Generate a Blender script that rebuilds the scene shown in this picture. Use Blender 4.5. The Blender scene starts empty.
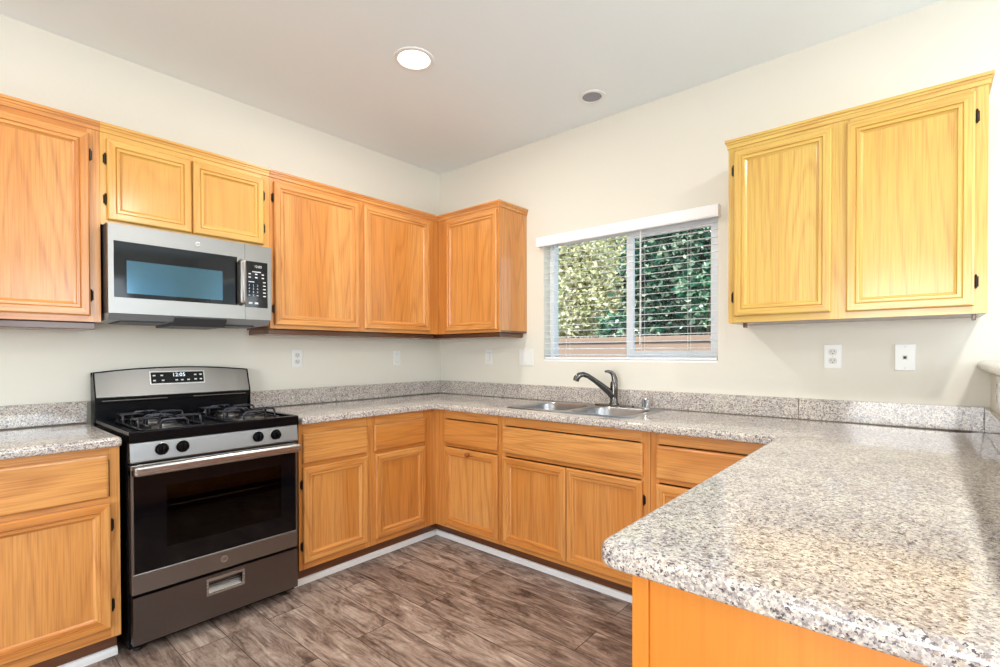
import bpy, bmesh, math, random
from mathutils import Vector, Matrix
R = math.radians
scn = bpy.context.scene
col = scn.collection
random.seed(7)

# ------------------------------------------------------------------ camera
cam_d = bpy.data.cameras.new('camera'); cam = bpy.data.objects.new('camera', cam_d); col.objects.link(cam)
cam_d.sensor_fit = 'HORIZONTAL'; cam_d.sensor_width = 36.0
F_PX = 494.95
cam_d.lens = 36.0 * F_PX / 1000.0
cam_d.shift_y = (358.2 - 333.5) / 1000.0
cam_d.clip_start = 0.05
yaw, pitch, roll = 0.7085, -0.0105, -0.0025
fw = Vector((-math.sin(yaw), math.cos(yaw), 0)); rt = Vector((math.cos(yaw), math.sin(yaw), 0)); up = Vector((0, 0, 1))
f2 = math.cos(pitch) * fw + math.sin(pitch) * up; u2 = -math.sin(pitch) * fw + math.cos(pitch) * up
r3 = math.cos(roll) * rt + math.sin(roll) * u2; u3 = -math.sin(roll) * rt + math.cos(roll) * u2
m = Matrix((r3, u3, -f2)).transposed().to_4x4(); m.translation = Vector((3.0924, -2.8411, 1.244))
cam.matrix_world = m
scn.camera = cam

# ------------------------------------------------------------------ world, sun, daylight, exposure
scn.view_settings.view_transform = 'Standard'
scn.view_settings.look = 'None'
scn.view_settings.gamma = 1.0
scn.view_settings.use_curve_mapping = False
scn.view_settings.exposure = -0.2
world = bpy.data.worlds.new('world'); scn.world = world; world.use_nodes = True
wn = world.node_tree.nodes; wl = world.node_tree.links
bg = wn['Background']
sky = wn.new('ShaderNodeTexSky'); sky.sky_type = 'NISHITA'; sky.sun_disc = False
sky.sun_elevation = R(52); sky.sun_rotation = R(200)
wl.new(sky.outputs[0], bg.inputs[0]); bg.inputs[1].default_value = 0.5
sd = bpy.data.lights.new('sun', 'SUN'); sd.energy = 9.0; sd.angle = R(0.6); sd.color = (1, .95, .86)
so = bpy.data.objects.new('sun', sd); col.objects.link(so)
so.rotation_euler = Vector((-0.35, 0.75, -1.0)).to_track_quat('-Z', 'Y').to_euler()

def area(name, loc, direction, sx, sy, power, color):
    d = bpy.data.lights.new(name, 'AREA'); d.shape = 'RECTANGLE'; d.size = sx; d.size_y = sy
    d.energy = power; d.color = color
    o = bpy.data.objects.new(name, d); col.objects.link(o); o.location = loc
    o.rotation_euler = Vector(direction).to_track_quat('-Z', 'Z').to_euler()
    return o
# daylight through unseen glass door and windows, tilted up as added ceiling fill
area('daylight_glass_door', (3.0, -6.05, 1.2), (0, 1, .4), 1.5, 2.1, 132, (.97, .98, 1.0))
area('daylight_side_window', (6.55, -1.5, 1.6), (-1, 0, 1.0), 2.4, 1.5, 105, (.82, .91, 1.0))
area('family_window_fill', (5.1, .05, 1.6), (0, -1, .8), 1.6, 1.4, 62, (.84, .93, 1.0))  # extra family-room window light, added to brighten ceiling and peninsula

# ------------------------------------------------------------------ materials
def newmat(name):
    mt = bpy.data.materials.new(name); mt.use_nodes = True
    return mt, mt.node_tree.nodes, mt.node_tree.links, mt.node_tree.nodes['Principled BSDF']
def plain(name, color, rough=.5, metal=0., spec=.5, emit=None, es=0, coat=0):
    mt, n, l, b = newmat(name)
    b.inputs['Base Color'].default_value = (*color, 1); b.inputs['Roughness'].default_value = rough
    b.inputs['Metallic'].default_value = metal; b.inputs['Specular IOR Level'].default_value = spec
    b.inputs['Coat Weight'].default_value = coat
    if emit: b.inputs['Emission Color'].default_value = (*emit, 1); b.inputs['Emission Strength'].default_value = es
    return mt
def ramp(n, pts, interp='LINEAR'):
    r = n.new('ShaderNodeValToRGB'); cr = r.color_ramp; cr.interpolation = interp
    while len(cr.elements) < len(pts): cr.elements.new(.5)
    for e, (p, c) in zip(cr.elements, pts): e.position = p; e.color = (*c, 1)
    return r
def srgb(r, g, b):
    f = lambda c: (c / 255 / 12.92) if c / 255 <= .04045 else ((c / 255 + .055) / 1.055) ** 2.4
    return (f(r), f(g), f(b))

def oak(name, axis, tint=(1, 1, 1), base=((224, 160, 88), (210, 138, 64), (160, 92, 40)), contrast=1.0):
    mt, n, l, b = newmat(name)
    tc = n.new('ShaderNodeTexCoord'); oi = n.new('ShaderNodeObjectInfo')
    rv = n.new('ShaderNodeVectorMath'); rv.operation = 'SCALE'; rv.inputs[0].default_value = (3.1, 7.3, 5.7)
    l.new(oi.outputs['Random'], rv.inputs['Scale'])
    ad = n.new('ShaderNodeVectorMath'); ad.operation = 'ADD'
    l.new(tc.outputs['Object'], ad.inputs[0]); l.new(rv.outputs[0], ad.inputs[1])
    mp = n.new('ShaderNodeMapping'); s = [1., 1., 1.]; s[axis] = .085
    mp.inputs['Scale'].default_value = s
    l.new(ad.outputs[0], mp.inputs[0])
    n1 = n.new('ShaderNodeTexNoise'); n1.inputs['Scale'].default_value = 4.2; n1.inputs['Detail'].default_value = 1.5; n1.inputs['Roughness'].default_value = .4
    l.new(mp.outputs[0], n1.inputs['Vector'])
    mu = n.new('ShaderNodeMath'); mu.operation = 'MULTIPLY'; mu.inputs[1].default_value = 17
    l.new(n1.outputs[0], mu.inputs[0])
    fr = n.new('ShaderNodeMath'); fr.operation = 'FRACT'; l.new(mu.outputs[0], fr.inputs[0])
    r1 = ramp(n, [(0, (.55,) * 3), (.12, (.15,) * 3), (.7, (.0,) * 3), (.93, (.75,) * 3), (1, (.55,) * 3)])
    l.new(fr.outputs[0], r1.inputs[0])
    # fine pores
    mp2 = n.new('ShaderNodeMapping'); s2 = [1., 1., 1.]; s2[axis] = .025; mp2.inputs['Scale'].default_value = s2
    l.new(ad.outputs[0], mp2.inputs[0])
    n2 = n.new('ShaderNodeTexNoise'); n2.inputs['Scale'].default_value = 190; n2.inputs['Detail'].default_value = 2
    l.new(mp2.outputs[0], n2.inputs['Vector'])
    r2 = ramp(n, [(.42, (0,) * 3), (.72, (1,) * 3)]); l.new(n2.outputs[0], r2.inputs[0])
    # broad board-to-board change
    n3 = n.new('ShaderNodeTexNoise'); n3.inputs['Scale'].default_value = 5; n3.inputs['Detail'].default_value = 1
    mp3 = n.new('ShaderNodeMapping'); s3 = [1., 1., 1.]; s3[axis] = .04; mp3.inputs['Scale'].default_value = s3
    l.new(ad.outputs[0], mp3.inputs[0]); l.new(mp3.outputs[0], n3.inputs['Vector'])
    cA, cB, cC = [srgb(*c) for c in base]
    cA, cB, cC = [tuple(a * t for a, t in zip(c, tint)) for c in (cA, cB, cC)]
    rb = ramp(n, [(.38, cA), (.62, cB)]); l.new(n3.outputs[0], rb.inputs[0])
    sm = n.new('ShaderNodeMath'); sm.operation = 'MULTIPLY_ADD'; sm.inputs[1].default_value = .42 * contrast
    m2 = n.new('ShaderNodeMath'); m2.operation = 'MULTIPLY'; m2.inputs[1].default_value = .45 * contrast
    l.new(r2.outputs[0], m2.inputs[0]); l.new(r1.outputs[0], sm.inputs[0]); l.new(m2.outputs[0], sm.inputs[2])
    mx = n.new('ShaderNodeMix'); mx.data_type = 'RGBA'; mx.inputs[7].default_value = (*cC, 1)
    l.new(sm.outputs[0], mx.inputs[0]); l.new(rb.outputs[0], mx.inputs[6])
    l.new(mx.outputs[2], b.inputs['Base Color'])
    b.inputs['Roughness'].default_value = .34; b.inputs['Specular IOR Level'].default_value = .45
    b.inputs['Coat Weight'].default_value = .6; b.inputs['Coat Roughness'].default_value = .16
    bp = n.new('ShaderNodeBump'); bp.inputs['Strength'].default_value = .08; bp.inputs['Distance'].default_value = .002
    l.new(sm.outputs[0], bp.inputs['Height']); l.new(bp.outputs[0], b.inputs['Normal'])
    return mt
OAK_V = oak('oak_upright', 2); OAK_H = oak('oak_level', 0)
LIT_YELL = ((224, 178, 92), (216, 160, 72), (190, 122, 52))  # oak copy for the over-microwave cabinet, its lit yellow tone put into colour
OAKY_V = oak('lit_yellow_oak_upright', 2, base=LIT_YELL, contrast=.7); OAKY_H = oak('lit_yellow_oak_level', 0, base=LIT_YELL, contrast=.7)
LIT_PALE = ((216, 184, 96), (208, 172, 82), (190, 128, 60))  # oak copy for the right cabinet; the light on it is painted in
OAKP_V = oak('lit_pale_oak_upright', 2, base=LIT_PALE, contrast=1.1); OAKP_H = oak('lit_pale_oak_level', 0, base=LIT_PALE, contrast=1.1)
OAKPANEL = oak('end_panel_oak', 2, base=((228, 146, 52), (222, 138, 46), (198, 112, 38)), contrast=.45)
KNOBW = oak('knob_wood', 2, base=((176, 98, 44), (160, 84, 36), (120, 62, 28)))
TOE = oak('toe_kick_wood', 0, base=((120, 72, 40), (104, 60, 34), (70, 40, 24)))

def granite():
    mt, n, l, b = newmat('granite')
    tc = n.new('ShaderNodeTexCoord')
    nz = n.new('ShaderNodeTexNoise'); nz.inputs['Scale'].default_value = 260; nz.inputs['Detail'].default_value = 3
    l.new(tc.outputs['Object'], nz.inputs['Vector'])
    vm = n.new('ShaderNodeVectorMath'); vm.operation = 'MULTIPLY_ADD'; vm.inputs[1].default_value = (.009,) * 3
    l.new(nz.outputs['Color'], vm.inputs[0]); l.new(tc.outputs['Object'], vm.inputs[2])
    v = n.new('ShaderNodeTexVoronoi'); v.inputs['Scale'].default_value = 290; l.new(vm.outputs[0], v.inputs['Vector'])
    sp = n.new('ShaderNodeSeparateColor'); l.new(v.outputs['Color'], sp.inputs[0])
    ra = ramp(n, [(0, srgb(92, 86, 90)), (.07, srgb(146, 139, 140)), (.20, srgb(184, 178, 176)), (.42, srgb(208, 204, 200)),
                 (.70, srgb(228, 226, 218)), (.95, srgb(204, 190, 168))], 'CONSTANT')
    l.new(sp.outputs[0], ra.inputs[0])
    vb = n.new('ShaderNodeTexVoronoi'); vb.inputs['Scale'].default_value = 130; l.new(vm.outputs[0], vb.inputs['Vector'])
    sb = n.new('ShaderNodeSeparateColor'); l.new(vb.outputs['Color'], sb.inputs[0])
    rb = ramp(n, [(0, (.60, .56, .58)), (.10, (.84, .81, .82)), (.34, (.96, .95, .95)), (.8, (1.04, 1.04, 1.03))], 'CONSTANT'); l.new(sb.outputs[1], rb.inputs[0])
    r = n.new('ShaderNodeMix'); r.data_type = 'RGBA'; r.blend_type = 'MULTIPLY'; r.inputs[0].default_value = 1
    l.new(ra.outputs[0], r.inputs[6]); l.new(rb.outputs[0], r.inputs[7])
    n2 = n.new('ShaderNodeTexNoise'); n2.inputs['Scale'].default_value = 9; n2.inputs['Detail'].default_value = 3
    l.new(tc.outputs['Object'], n2.inputs['Vector'])
    r2 = ramp(n, [(.35, (.9, .88, .88)), (.65, (1.04, 1.02, .98))]); l.new(n2.outputs[0], r2.inputs[0])
    mx = n.new('ShaderNodeMix'); mx.data_type = 'RGBA'; mx.blend_type = 'MULTIPLY'; mx.inputs[0].default_value = 1
    l.new(r.outputs[2], mx.inputs[6]); l.new(r2.outputs[0], mx.inputs[7])
    l.new(mx.outputs[2], b.inputs['Base Color'])
    b.inputs['Roughness'].default_value = .07; b.inputs['Specular IOR Level'].default_value = .6
    return mt
GRANITE = granite()

def steel(name, color, rough=.3, axis=2):
    mt, n, l, b = newmat(name)
    b.inputs['Base Color'].default_value = (*color, 1); b.inputs['Metallic'].default_value = 1
    tc = n.new('ShaderNodeTexCoord'); mp = n.new('ShaderNodeMapping'); s = [6, 6, 6]; s[axis] = 900
    mp.inputs['Scale'].default_value = s; l.new(tc.outputs['Object'], mp.inputs[0])
    nz = n.new('ShaderNodeTexNoise'); nz.inputs['Scale'].default_value = 1; l.new(mp.outputs[0], nz.inputs['Vector'])
    r = n.new('ShaderNodeMapRange'); r.inputs[3].default_value = rough - .05; r.inputs[4].default_value = rough + .08
    l.new(nz.outputs[0], r.inputs[0]); l.new(r.outputs[0], b.inputs['Roughness'])
    return mt
STEEL = steel('brushed_steel', (.27, .26, .25), .32)
STEEL_DK = steel('dark_reflection_steel', (.17, .15, .145), .3)  # drawer steel; dark floor reflection is put into the colour
STEEL_M = steel('oven_stainless', (.26, .245, .235), .32)
STEEL_W = steel('bright_stainless', (.5, .49, .48), .26)
HANDLEM = plain('handle_steel', (.36, .35, .34), .32, 1)
SINKM = plain('sink_steel', (.40, .41, .43), .28, 1)
CHROME = plain('faucet_metal', (.15, .145, .14), .2, 1)
CHROME_B = plain('bright_chrome', (.8, .8, .82), .08, 1)
BLACKG = plain('black_glass', (.003, .003, .004), .06, 0, .28)
BLACK = plain('black_enamel', (.003, .003, .004), .22, 0, .16)
BLACKM = plain('cast_iron', (.05, .05, .06), .26, .7, .5)
DKGREY = plain('dark_grey_metal', (.06, .06, .065), .45, .2)
GREYM = plain('grey_underside', (.30, .32, .34), .4, .3)
HINGE = plain('hinge_bronze', (.03, .022, .018), .35, .8)
WHITE = plain('white_plastic', srgb(236, 238, 236), .35)
WHITEW = plain('white_vinyl', srgb(246, 249, 252), .4)
OUTLETG = plain('socket_face', srgb(214, 214, 210), .4)
SLOT = plain('slot_dark', (.03, .03, .03), .6)
TRIMW = plain('trim_white', srgb(238, 240, 242), .45)
PRINT = plain('printed_white', (.75, .77, .8), .5)
LCD = plain('display_digits', (.6, .7, .75), .5, emit=(.75, .9, 1), es=1.2)
CORD = plain('blind_cord', (.8, .8, .8), .7)
GREYLENS = plain('grey_lens', (.26, .27, .32), .45)
GASKET = plain('black_rubber', (.012, .012, .012), .7)
LAMPON = plain('lamp_lens', (1, 1, 1), .5, emit=(1, .97, .92), es=9)

def wallmat(name, c, bump=.12):
    mt, n, l, b = newmat(name)
    b.inputs['Base Color'].default_value = (*srgb(*c), 1); b.inputs['Roughness'].default_value = .75
    b.inputs['Specular IOR Level'].default_value = .25
    tc = n.new('ShaderNodeTexCoord'); nz = n.new('ShaderNodeTexNoise'); nz.inputs['Scale'].default_value = 45; nz.inputs['Detail'].default_value = 3
    l.new(tc.outputs['Object'], nz.inputs['Vector'])
    bp = n.new('ShaderNodeBump'); bp.inputs['Strength'].default_value = bump; bp.inputs['Distance'].default_value = .004
    l.new(nz.outputs[0], bp.inputs['Height']); l.new(bp.outputs[0], b.inputs['Normal'])
    return mt
WALL = wallmat('wall_paint', (230, 227, 216)); CEIL = wallmat('ceiling_paint', (238, 246, 249))
PONYM = WALL

def floormat():
    mt, n, l, b = newmat('vinyl_planks')
    tc = n.new('ShaderNodeTexCoord')
    br = n.new('ShaderNodeTexBrick'); br.offset = .37; br.inputs['Scale'].default_value = 1
    br.inputs['Brick Width'].default_value = 1.22; br.inputs['Row Height'].default_value = .18
    br.inputs['Mortar Size'].default_value = .0018; br.inputs['Mortar Smooth'].default_value = .3; br.inputs['Bias'].default_value = 0
    br.inputs['Color1'].default_value = (0, 0, 0, 1); br.inputs['Color2'].default_value = (1, 1, 1, 1); br.inputs['Mortar'].default_value = (.5, .5, .5, 1)
    l.new(tc.outputs['Object'], br.inputs['Vector'])
    # shift the grain per plank
    vm = n.new('ShaderNodeVectorMath'); vm.operation = 'MULTIPLY_ADD'; vm.inputs[1].default_value = (7, 3, 5)
    l.new(br.outputs['Color'], vm.inputs[0]); l.new(tc.outputs['Object'], vm.inputs[2])
    mp = n.new('ShaderNodeMapping'); mp.inputs['Scale'].default_value = (1.3, 4.5, 1); l.new(vm.outputs[0], mp.inputs[0])
    n1 = n.new('ShaderNodeTexNoise'); n1.inputs['Scale'].default_value = 3.4; n1.inputs['Detail'].default_value = 12; n1.inputs['Roughness'].default_value = .74; n1.inputs['Distortion'].default_value = .7
    l.new(mp.outputs[0], n1.inputs['Vector'])
    r1 = ramp(n, [(.30, srgb(64, 52, 47)), (.41, srgb(112, 95, 86)), (.50, srgb(150, 132, 121)), (.60, srgb(176, 160, 149)), (.75, srgb(206, 194, 184))])
    l.new(n1.outputs[0], r1.inputs[0])
    mp2 = n.new('ShaderNodeMapping'); mp2.inputs['Scale'].default_value = (2.6, 48, 1); l.new(vm.outputs[0], mp2.inputs[0])
    n2 = n.new('ShaderNodeTexNoise'); n2.inputs['Scale'].default_value = 2.2; n2.inputs['Detail'].default_value = 5; n2.inputs['Distortion'].default_value = .6
    l.new(mp2.outputs[0], n2.inputs['Vector'])
    r2 = ramp(n, [(.33, (.55, .5, .48)), (.46, (.95, .95, .95)), (.7, (1.2, 1.2, 1.2))]); l.new(n2.outputs[0], r2.inputs[0])
    mx = n.new('ShaderNodeMix'); mx.data_type = 'RGBA'; mx.blend_type = 'MULTIPLY'; mx.inputs[0].default_value = .85
    l.new(r1.outputs[0], mx.inputs[6]); l.new(r2.outputs[0], mx.inputs[7])
    r3_ = ramp(n, [(0, (.80, .76, .74)), (1, (1.15, 1.15, 1.14))]); l.new(br.outputs['Color'], r3_.inputs[0])
    m2 = n.new('ShaderNodeMix'); m2.data_type = 'RGBA'; m2.blend_type = 'MULTIPLY'; m2.inputs[0].default_value = 1
    l.new(mx.outputs[2], m2.inputs[6]); l.new(r3_.outputs[0], m2.inputs[7])
    m3 = n.new('ShaderNodeMix'); m3.data_type = 'RGBA'; m3.inputs[7].default_value = (*srgb(58, 46, 42), 1)
    l.new(br.outputs['Fac'], m3.inputs[0]); l.new(m2.outputs[2], m3.inputs[6])
    l.new(m3.outputs[2], b.inputs['Base Color'])
    b.inputs['Roughness'].default_value = .42; b.inputs['Specular IOR Level'].default_value = .35
    bp = n.new('ShaderNodeBump'); bp.inputs['Strength'].default_value = .15; bp.inputs['Distance'].default_value = .003
    l.new(n2.outputs[0], bp.inputs['Height']); l.new(bp.outputs[0], b.inputs['Normal'])
    return mt
FLOORM = floormat()

def glassmat(name, tint=(.95, 1, .98), refl=.5):
    mt = bpy.data.materials.new(name); mt.use_nodes = True; n = mt.node_tree.nodes; l = mt.node_tree.links
    n.remove(n['Principled BSDF']); out = n['Material Output']
    t = n.new('ShaderNodeBsdfTransparent'); t.inputs[0].default_value = (*tint, 1)
    g = n.new('ShaderNodeBsdfGlossy'); g.inputs['Roughness'].default_value = .02
    fr = n.new('ShaderNodeFresnel'); fr.inputs[0].default_value = 1.45
    mu = n.new('ShaderNodeMath'); mu.operation = 'MULTIPLY'; mu.inputs[1].default_value = refl; l.new(fr.outputs[0], mu.inputs[0])
    mx = n.new('ShaderNodeMixShader'); l.new(mu.outputs[0], mx.inputs[0]); l.new(t.outputs[0], mx.inputs[1]); l.new(g.outputs[0], mx.inputs[2])
    l.new(mx.outputs[0], out.inputs[0])
    return mt
PANE = glassmat('window_glass'); OVENGLASS = glassmat('smoked_oven_glass', (.6, .6, .6), .6)
MWGLASS = plain('microwave_window', (.05, .10, .135), .12, .85, .5)  # blue window reflection is tinted into the colour

def leafmat(name, c1, c2, c3, rough=.35):
    mt, n, l, b = newmat(name)
    g = n.new('ShaderNodeNewGeometry')
    r = ramp(n, [(0, c1), (.5, c2), (1, c3)]); l.new(g.outputs['Random Per Island'], r.inputs[0])
    l.new(r.outputs[0], b.inputs['Base Color']); b.inputs['Roughness'].default_value = rough
    tr = n.new('ShaderNodeBsdfTranslucent'); l.new(r.outputs[0], tr.inputs[0])
    mx = n.new('ShaderNodeMixShader'); mx.inputs[0].default_value = .3
    l.new(b.outputs[0], mx.inputs[1]); l.new(tr.outputs[0], mx.inputs[2]); l.new(mx.outputs[0], n['Material Output'].inputs[0])
    return mt
LEAF_Y = leafmat('sunlit_pale_leaves', srgb(150, 162, 112), srgb(220, 214, 168), srgb(244, 238, 212), .3)  # bright sun on the foliage painted in as cream leaf tones
LEAF_G = leafmat('green_leaves', srgb(24, 72, 52), srgb(56, 120, 84), srgb(190, 206, 180), .25)  # whitish last tone paints glints on some leaves
LEAF_D = leafmat('deep_green_leaves', srgb(14, 44, 36), srgb(44, 98, 74), srgb(196, 208, 180), .25)  # whitish last tone paints sun highlights on some leaves
BARK = plain('bark', srgb(70, 52, 40), .9)
BLOCK = wallmat('garden_wall_render', (150, 124, 110), .4)
SOIL = wallmat('soil', (120, 100, 80), .5)

# ------------------------------------------------------------------ mesh helpers
class MB:
    def __init__(s): s.v = []; s.f = []; s.m = []; s.sm = []
    def add(s, vs, fs, mi=0, smooth=False):
        o = len(s.v); s.v += [Vector(v) for v in vs]
        for f in fs: s.f.append([i + o for i in f]); s.m.append(mi); s.sm.append(smooth)
        return s
    def box(s, x0, x1, y0, y1, z0, z1, mi=0):
        x0, x1 = sorted((x0, x1)); y0, y1 = sorted((y0, y1)); z0, z1 = sorted((z0, z1))
        vs = [(x0, y0, z0), (x1, y0, z0), (x1, y1, z0), (x0, y1, z0), (x0, y0, z1), (x1, y0, z1), (x1, y1, z1), (x0, y1, z1)]
        return s.add(vs, [(0, 3, 2, 1), (4, 5, 6, 7), (0, 1, 5, 4), (1, 2, 6, 5), (2, 3, 7, 6), (3, 0, 4, 7)], mi)
    def rbox(s, x0, x1, y0, y1, z0, z1, r=.003, mi=0, seg=2):
        bm = bmesh.new(); bmesh.ops.create_cube(bm, size=1)
        for v in bm.verts:
            v.co = Vector((x0 + (x1 - x0) * (v.co.x + .5), y0 + (y1 - y0) * (v.co.y + .5), z0 + (z1 - z0) * (v.co.z + .5)))
        bmesh.ops.bevel(bm, geom=list(bm.edges), offset=r, segments=seg, profile=.5, affect='EDGES')
        bmesh.ops.recalc_face_normals(bm, faces=bm.faces)
        s.bm(bm, mi, False); return s
    def bm(s, bm, mi=0, smooth=False):
        bm.verts.index_update()
        s.add([v.co.copy() for v in bm.verts], [[v.index for v in f.verts] for f in bm.faces], mi, smooth); bm.free()
    def tube(s, pts, r, seg=10, mi=0, caps=True, closed=False):
        pts = [Vector(p) for p in pts]; n = len(pts)
        rs = r if isinstance(r, (list, tuple)) else [r] * n
        T = []
        for i in range(n):
            a = pts[i - 1] if (i > 0 or closed) else pts[i]; b = pts[(i + 1) % n] if (i < n - 1 or closed) else pts[i]
            T.append((b - a).normalized())
        nrm = T[0].orthogonal().normalized(); vs = []; fs = []
        for i in range(n):
            nrm = (nrm - T[i] * nrm.dot(T[i])).normalized(); bi = T[i].cross(nrm)
            rr = rs[i]; ra, rb = (rr if isinstance(rr, tuple) else (rr, rr))
            for k in range(seg):
                a = 2 * math.pi * k / seg; vs.append(pts[i] + nrm * math.cos(a) * ra + bi * math.sin(a) * rb)
        for i in range(n if closed else n - 1):
            for k in range(seg):
                a = i * seg + k; b = i * seg + (k + 1) % seg; j = ((i + 1) % n) * seg
                fs.append((a, b, j + (k + 1) % seg, j + k))
        if caps and not closed: fs += [tuple(range(seg))[::-1], tuple((n - 1) * seg + k for k in range(seg))]
        return s.add(vs, fs, mi, True)
    def lathe(s, prof, c, seg=32, mi=0, axis='z', cap0=True, cap1=True):
        # prof: (radius, height) along axis
        vs = []; fs = []
        for (r, h) in prof:
            for k in range(seg):
                a = 2 * math.pi * k / seg; x, y = r * math.cos(a), r * math.sin(a)
                p = {'z': (x, y, h), 'y': (x, -h, y), 'x': (h, x, y)}[axis]
                vs.append((c[0] + p[0], c[1] + p[1], c[2] + p[2]))
        for i in range(len(prof) - 1):
            for k in range(seg):
                fs.append((i * seg + k, i * seg + (k + 1) % seg, (i + 1) * seg + (k + 1) % seg, (i + 1) * seg + k))
        if cap0: fs.append(tuple(range(seg))[::-1])
        if cap1: fs.append(tuple((len(prof) - 1) * seg + k for k in range(seg)))
        return s.add(vs, fs, mi, True)
    def prism(s, poly, a0, a1, plane='xz', mi=0):
        # poly in plane, extruded along the remaining axis
        n = len(poly)
        def P(p, a):
            return {'xz': (p[0], a, p[1]), 'yz': (a, p[0], p[1]), 'xy': (p[0], p[1], a)}[plane]
        vs = [P(p, a0) for p in poly] + [P(p, a1) for p in poly]
        fs = [tuple(range(n)), tuple(range(2 * n - 1, n - 1, -1))] + [(i, (i + 1) % n, n + (i + 1) % n, n + i)[::-1] for i in range(n)]
        return s.add(vs, fs, mi)
    def build(s, name, mats, parent=None, loc=None, recalc=True, shade=None):
        me = bpy.data.meshes.new(name)
        me.from_pydata([tuple(v) for v in s.v], [], s.f)
        mats = mats if isinstance(mats, (list, tuple)) else [mats]
        for mt in mats: me.materials.append(mt)
        for p, mi, sm in zip(me.polygons, s.m, s.sm): p.material_index = mi; p.use_smooth = sm
        if recalc:
            bm = bmesh.new(); bm.from_mesh(me); bmesh.ops.recalc_face_normals(bm, faces=bm.faces); bm.to_mesh(me); bm.free()
        if any(s.sm):
            try: me.set_sharp_from_angle(angle=R(38))
            except Exception: pass
        o = bpy.data.objects.new(name, me); col.objects.link(o)
        if parent: o.parent = parent
        if loc: o.location = loc
        return o

def tag(o, label=None, cat=None, group=None, kind=None):
    if label: o['label'] = label
    if cat: o['category'] = cat
    if group: o['group'] = group
    if kind: o['kind'] = kind
    return o
def thing(name, label, cat, loc=(0, 0, 0), rz=0, group=None):
    o = bpy.data.objects.new(name, None); col.objects.link(o); o.empty_display_size = .1
    o.location = loc; o.rotation_euler = (0, 0, rz)
    return tag(o, label, cat, group)
def struct(mb, name, mat, parent=None):
    o = mb.build(name, mat, parent); o['kind'] = 'structure'; return o
def text_mb(mb, txt, size, place, mi=0):
    """place: function (u, v) -> 3D point; adds filled letters"""
    cu = bpy.data.curves.new('t', 'FONT'); cu.body = txt; cu.size = size; cu.align_x = 'CENTER'; cu.align_y = 'CENTER'; cu.resolution_u = 3
    ob = bpy.data.objects.new('t', cu); col.objects.link(ob)
    dg = bpy.context.evaluated_depsgraph_get(); dg.update()
    me = bpy.data.meshes.new_from_object(ob.evaluated_get(dg))
    mb.add([place(v.co.x, v.co.y) for v in me.vertices], [list(p.vertices) for p in me.polygons], mi)
    bpy.data.objects.remove(ob); bpy.data.curves.remove(cu); bpy.data.meshes.remove(me)

# ------------------------------------------------------------------ dimensions
ZC = 2.739; CT = .914; CB = .876
YR0, YR1 = -2.3217, -1.5734            # the gap the range stands in
WX0, WX1, WZ0, WZ1 = 1.062, 2.232, 1.187, 2.035
XP = 3.30                              # pony wall face
XE, YF = 6.5, -6.0

# ------------------------------------------------------------------ room shell
struct(MB().box(-.15, XE + .15, YF - .15, .15, -.1, 0), 'floor', FLOORM)
struct(MB().box(-.15, XE + .15, YF - .15, .15, ZC, ZC + .1), 'ceiling', CEIL)
struct(MB().box(-.15, 0, YF - .15, .15, 0, ZC), 'wall_left', WALL)
w = MB()
w.box(0, WX0, 0, .15, 0, ZC); w.box(WX1, 4.3, 0, .15, 0, ZC); w.box(5.9, XE, 0, .15, 0, ZC); w.box(4.3, 5.9, 0, .15, 0, .9); w.box(4.3, 5.9, 0, .15, 2.3, ZC); w.box(WX0, WX1, 0, .15, 0, WZ0); w.box(WX0, WX1, 0, .15, WZ1, ZC)
struct(w, 'wall_back', WALL)
w = MB()   # behind the viewer, with the glass door opening
w.box(0, 2.2, YF - .15, YF, 0, ZC); w.box(3.8, XE, YF - .15, YF, 0, ZC); w.box(2.2, 3.8, YF - .15, YF, 2.3, ZC)
struct(w, 'wall_front', WALL)
w = MB()   # family room side, with its window opening
w.box(XE, XE + .15, YF, -2.7, 0, ZC); w.box(XE, XE + .15, -.3, 0, 0, ZC); w.box(XE, XE + .15, -2.7, -.3, 0, .85); w.box(XE, XE + .15, -2.7, -.3, 2.35, ZC)
struct(w, 'wall_right', WALL)
struct(MB().box(XP, XP + .12, -2.02, 0, 0, 1.168), 'wall_pony', PONYM)

# toe-kick baseboards (white strips on the floor)
def strip(a, b, name):
    (x0, y0), (x1, y1) = a, b
    mb = MB()
    if abs(x1 - x0) < 1e-6: mb.prism([(x0, 0), (x0 + .016, 0), (x0 + .015, .018), (x0 + .009, .03), (x0, .032)], y0, y1, 'xz')
    else: mb.prism([(y0, 0), (y0 - .016, 0), (y0 - .015, .018), (y0 - .009, .03), (y0, .032)], x0, x1, 'yz')
    struct(mb, name, TRIMW)
strip((.545, -3.1), (.545, YR0 - .004), 'trim_1')
strip((.545, YR1 + .004), (.545, -.545), 'trim_2')
strip((.545, -.545), (2.75, -.545), 'trim_3')

# ------------------------------------------------------------------ window, blinds and garden
win = struct(MB().box(WX0, WX1, .085, .14, WZ0, WZ0 + .028).box(WX0, WX1, .085, .14, WZ1 - .028, WZ1)
             .box(WX0, WX0 + .03, .085, .14, WZ0 + .028, WZ1 - .028).box(WX1 - .03, WX1, .085, .14, WZ0 + .028, WZ1 - .028)
             .box(1.646, 1.676, .10, .14, WZ0 + .028, WZ1 - .028), 'window_1', WHITEW)
s = MB(); a0, a1 = 1.648, WX1 - .03; b0, b1 = WZ0 + .028, WZ1 - .028
s.box(a0, a0 + .045, .088, .112, b0, b1).box(a1 - .035, a1, .088, .112, b0, b1).box(a0 + .045, a1 - .035, .088, .112, b0, b0 + .04).box(a0 + .045, a1 - .035, .088, .112, b1 - .04, b1)
o = s.build('sliding_sash', WHITEW, win)
MB().box(a0 + .045, a1 - .035, .098, .102, b0 + .04, b1 - .04).build('pane', PANE, o)
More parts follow.
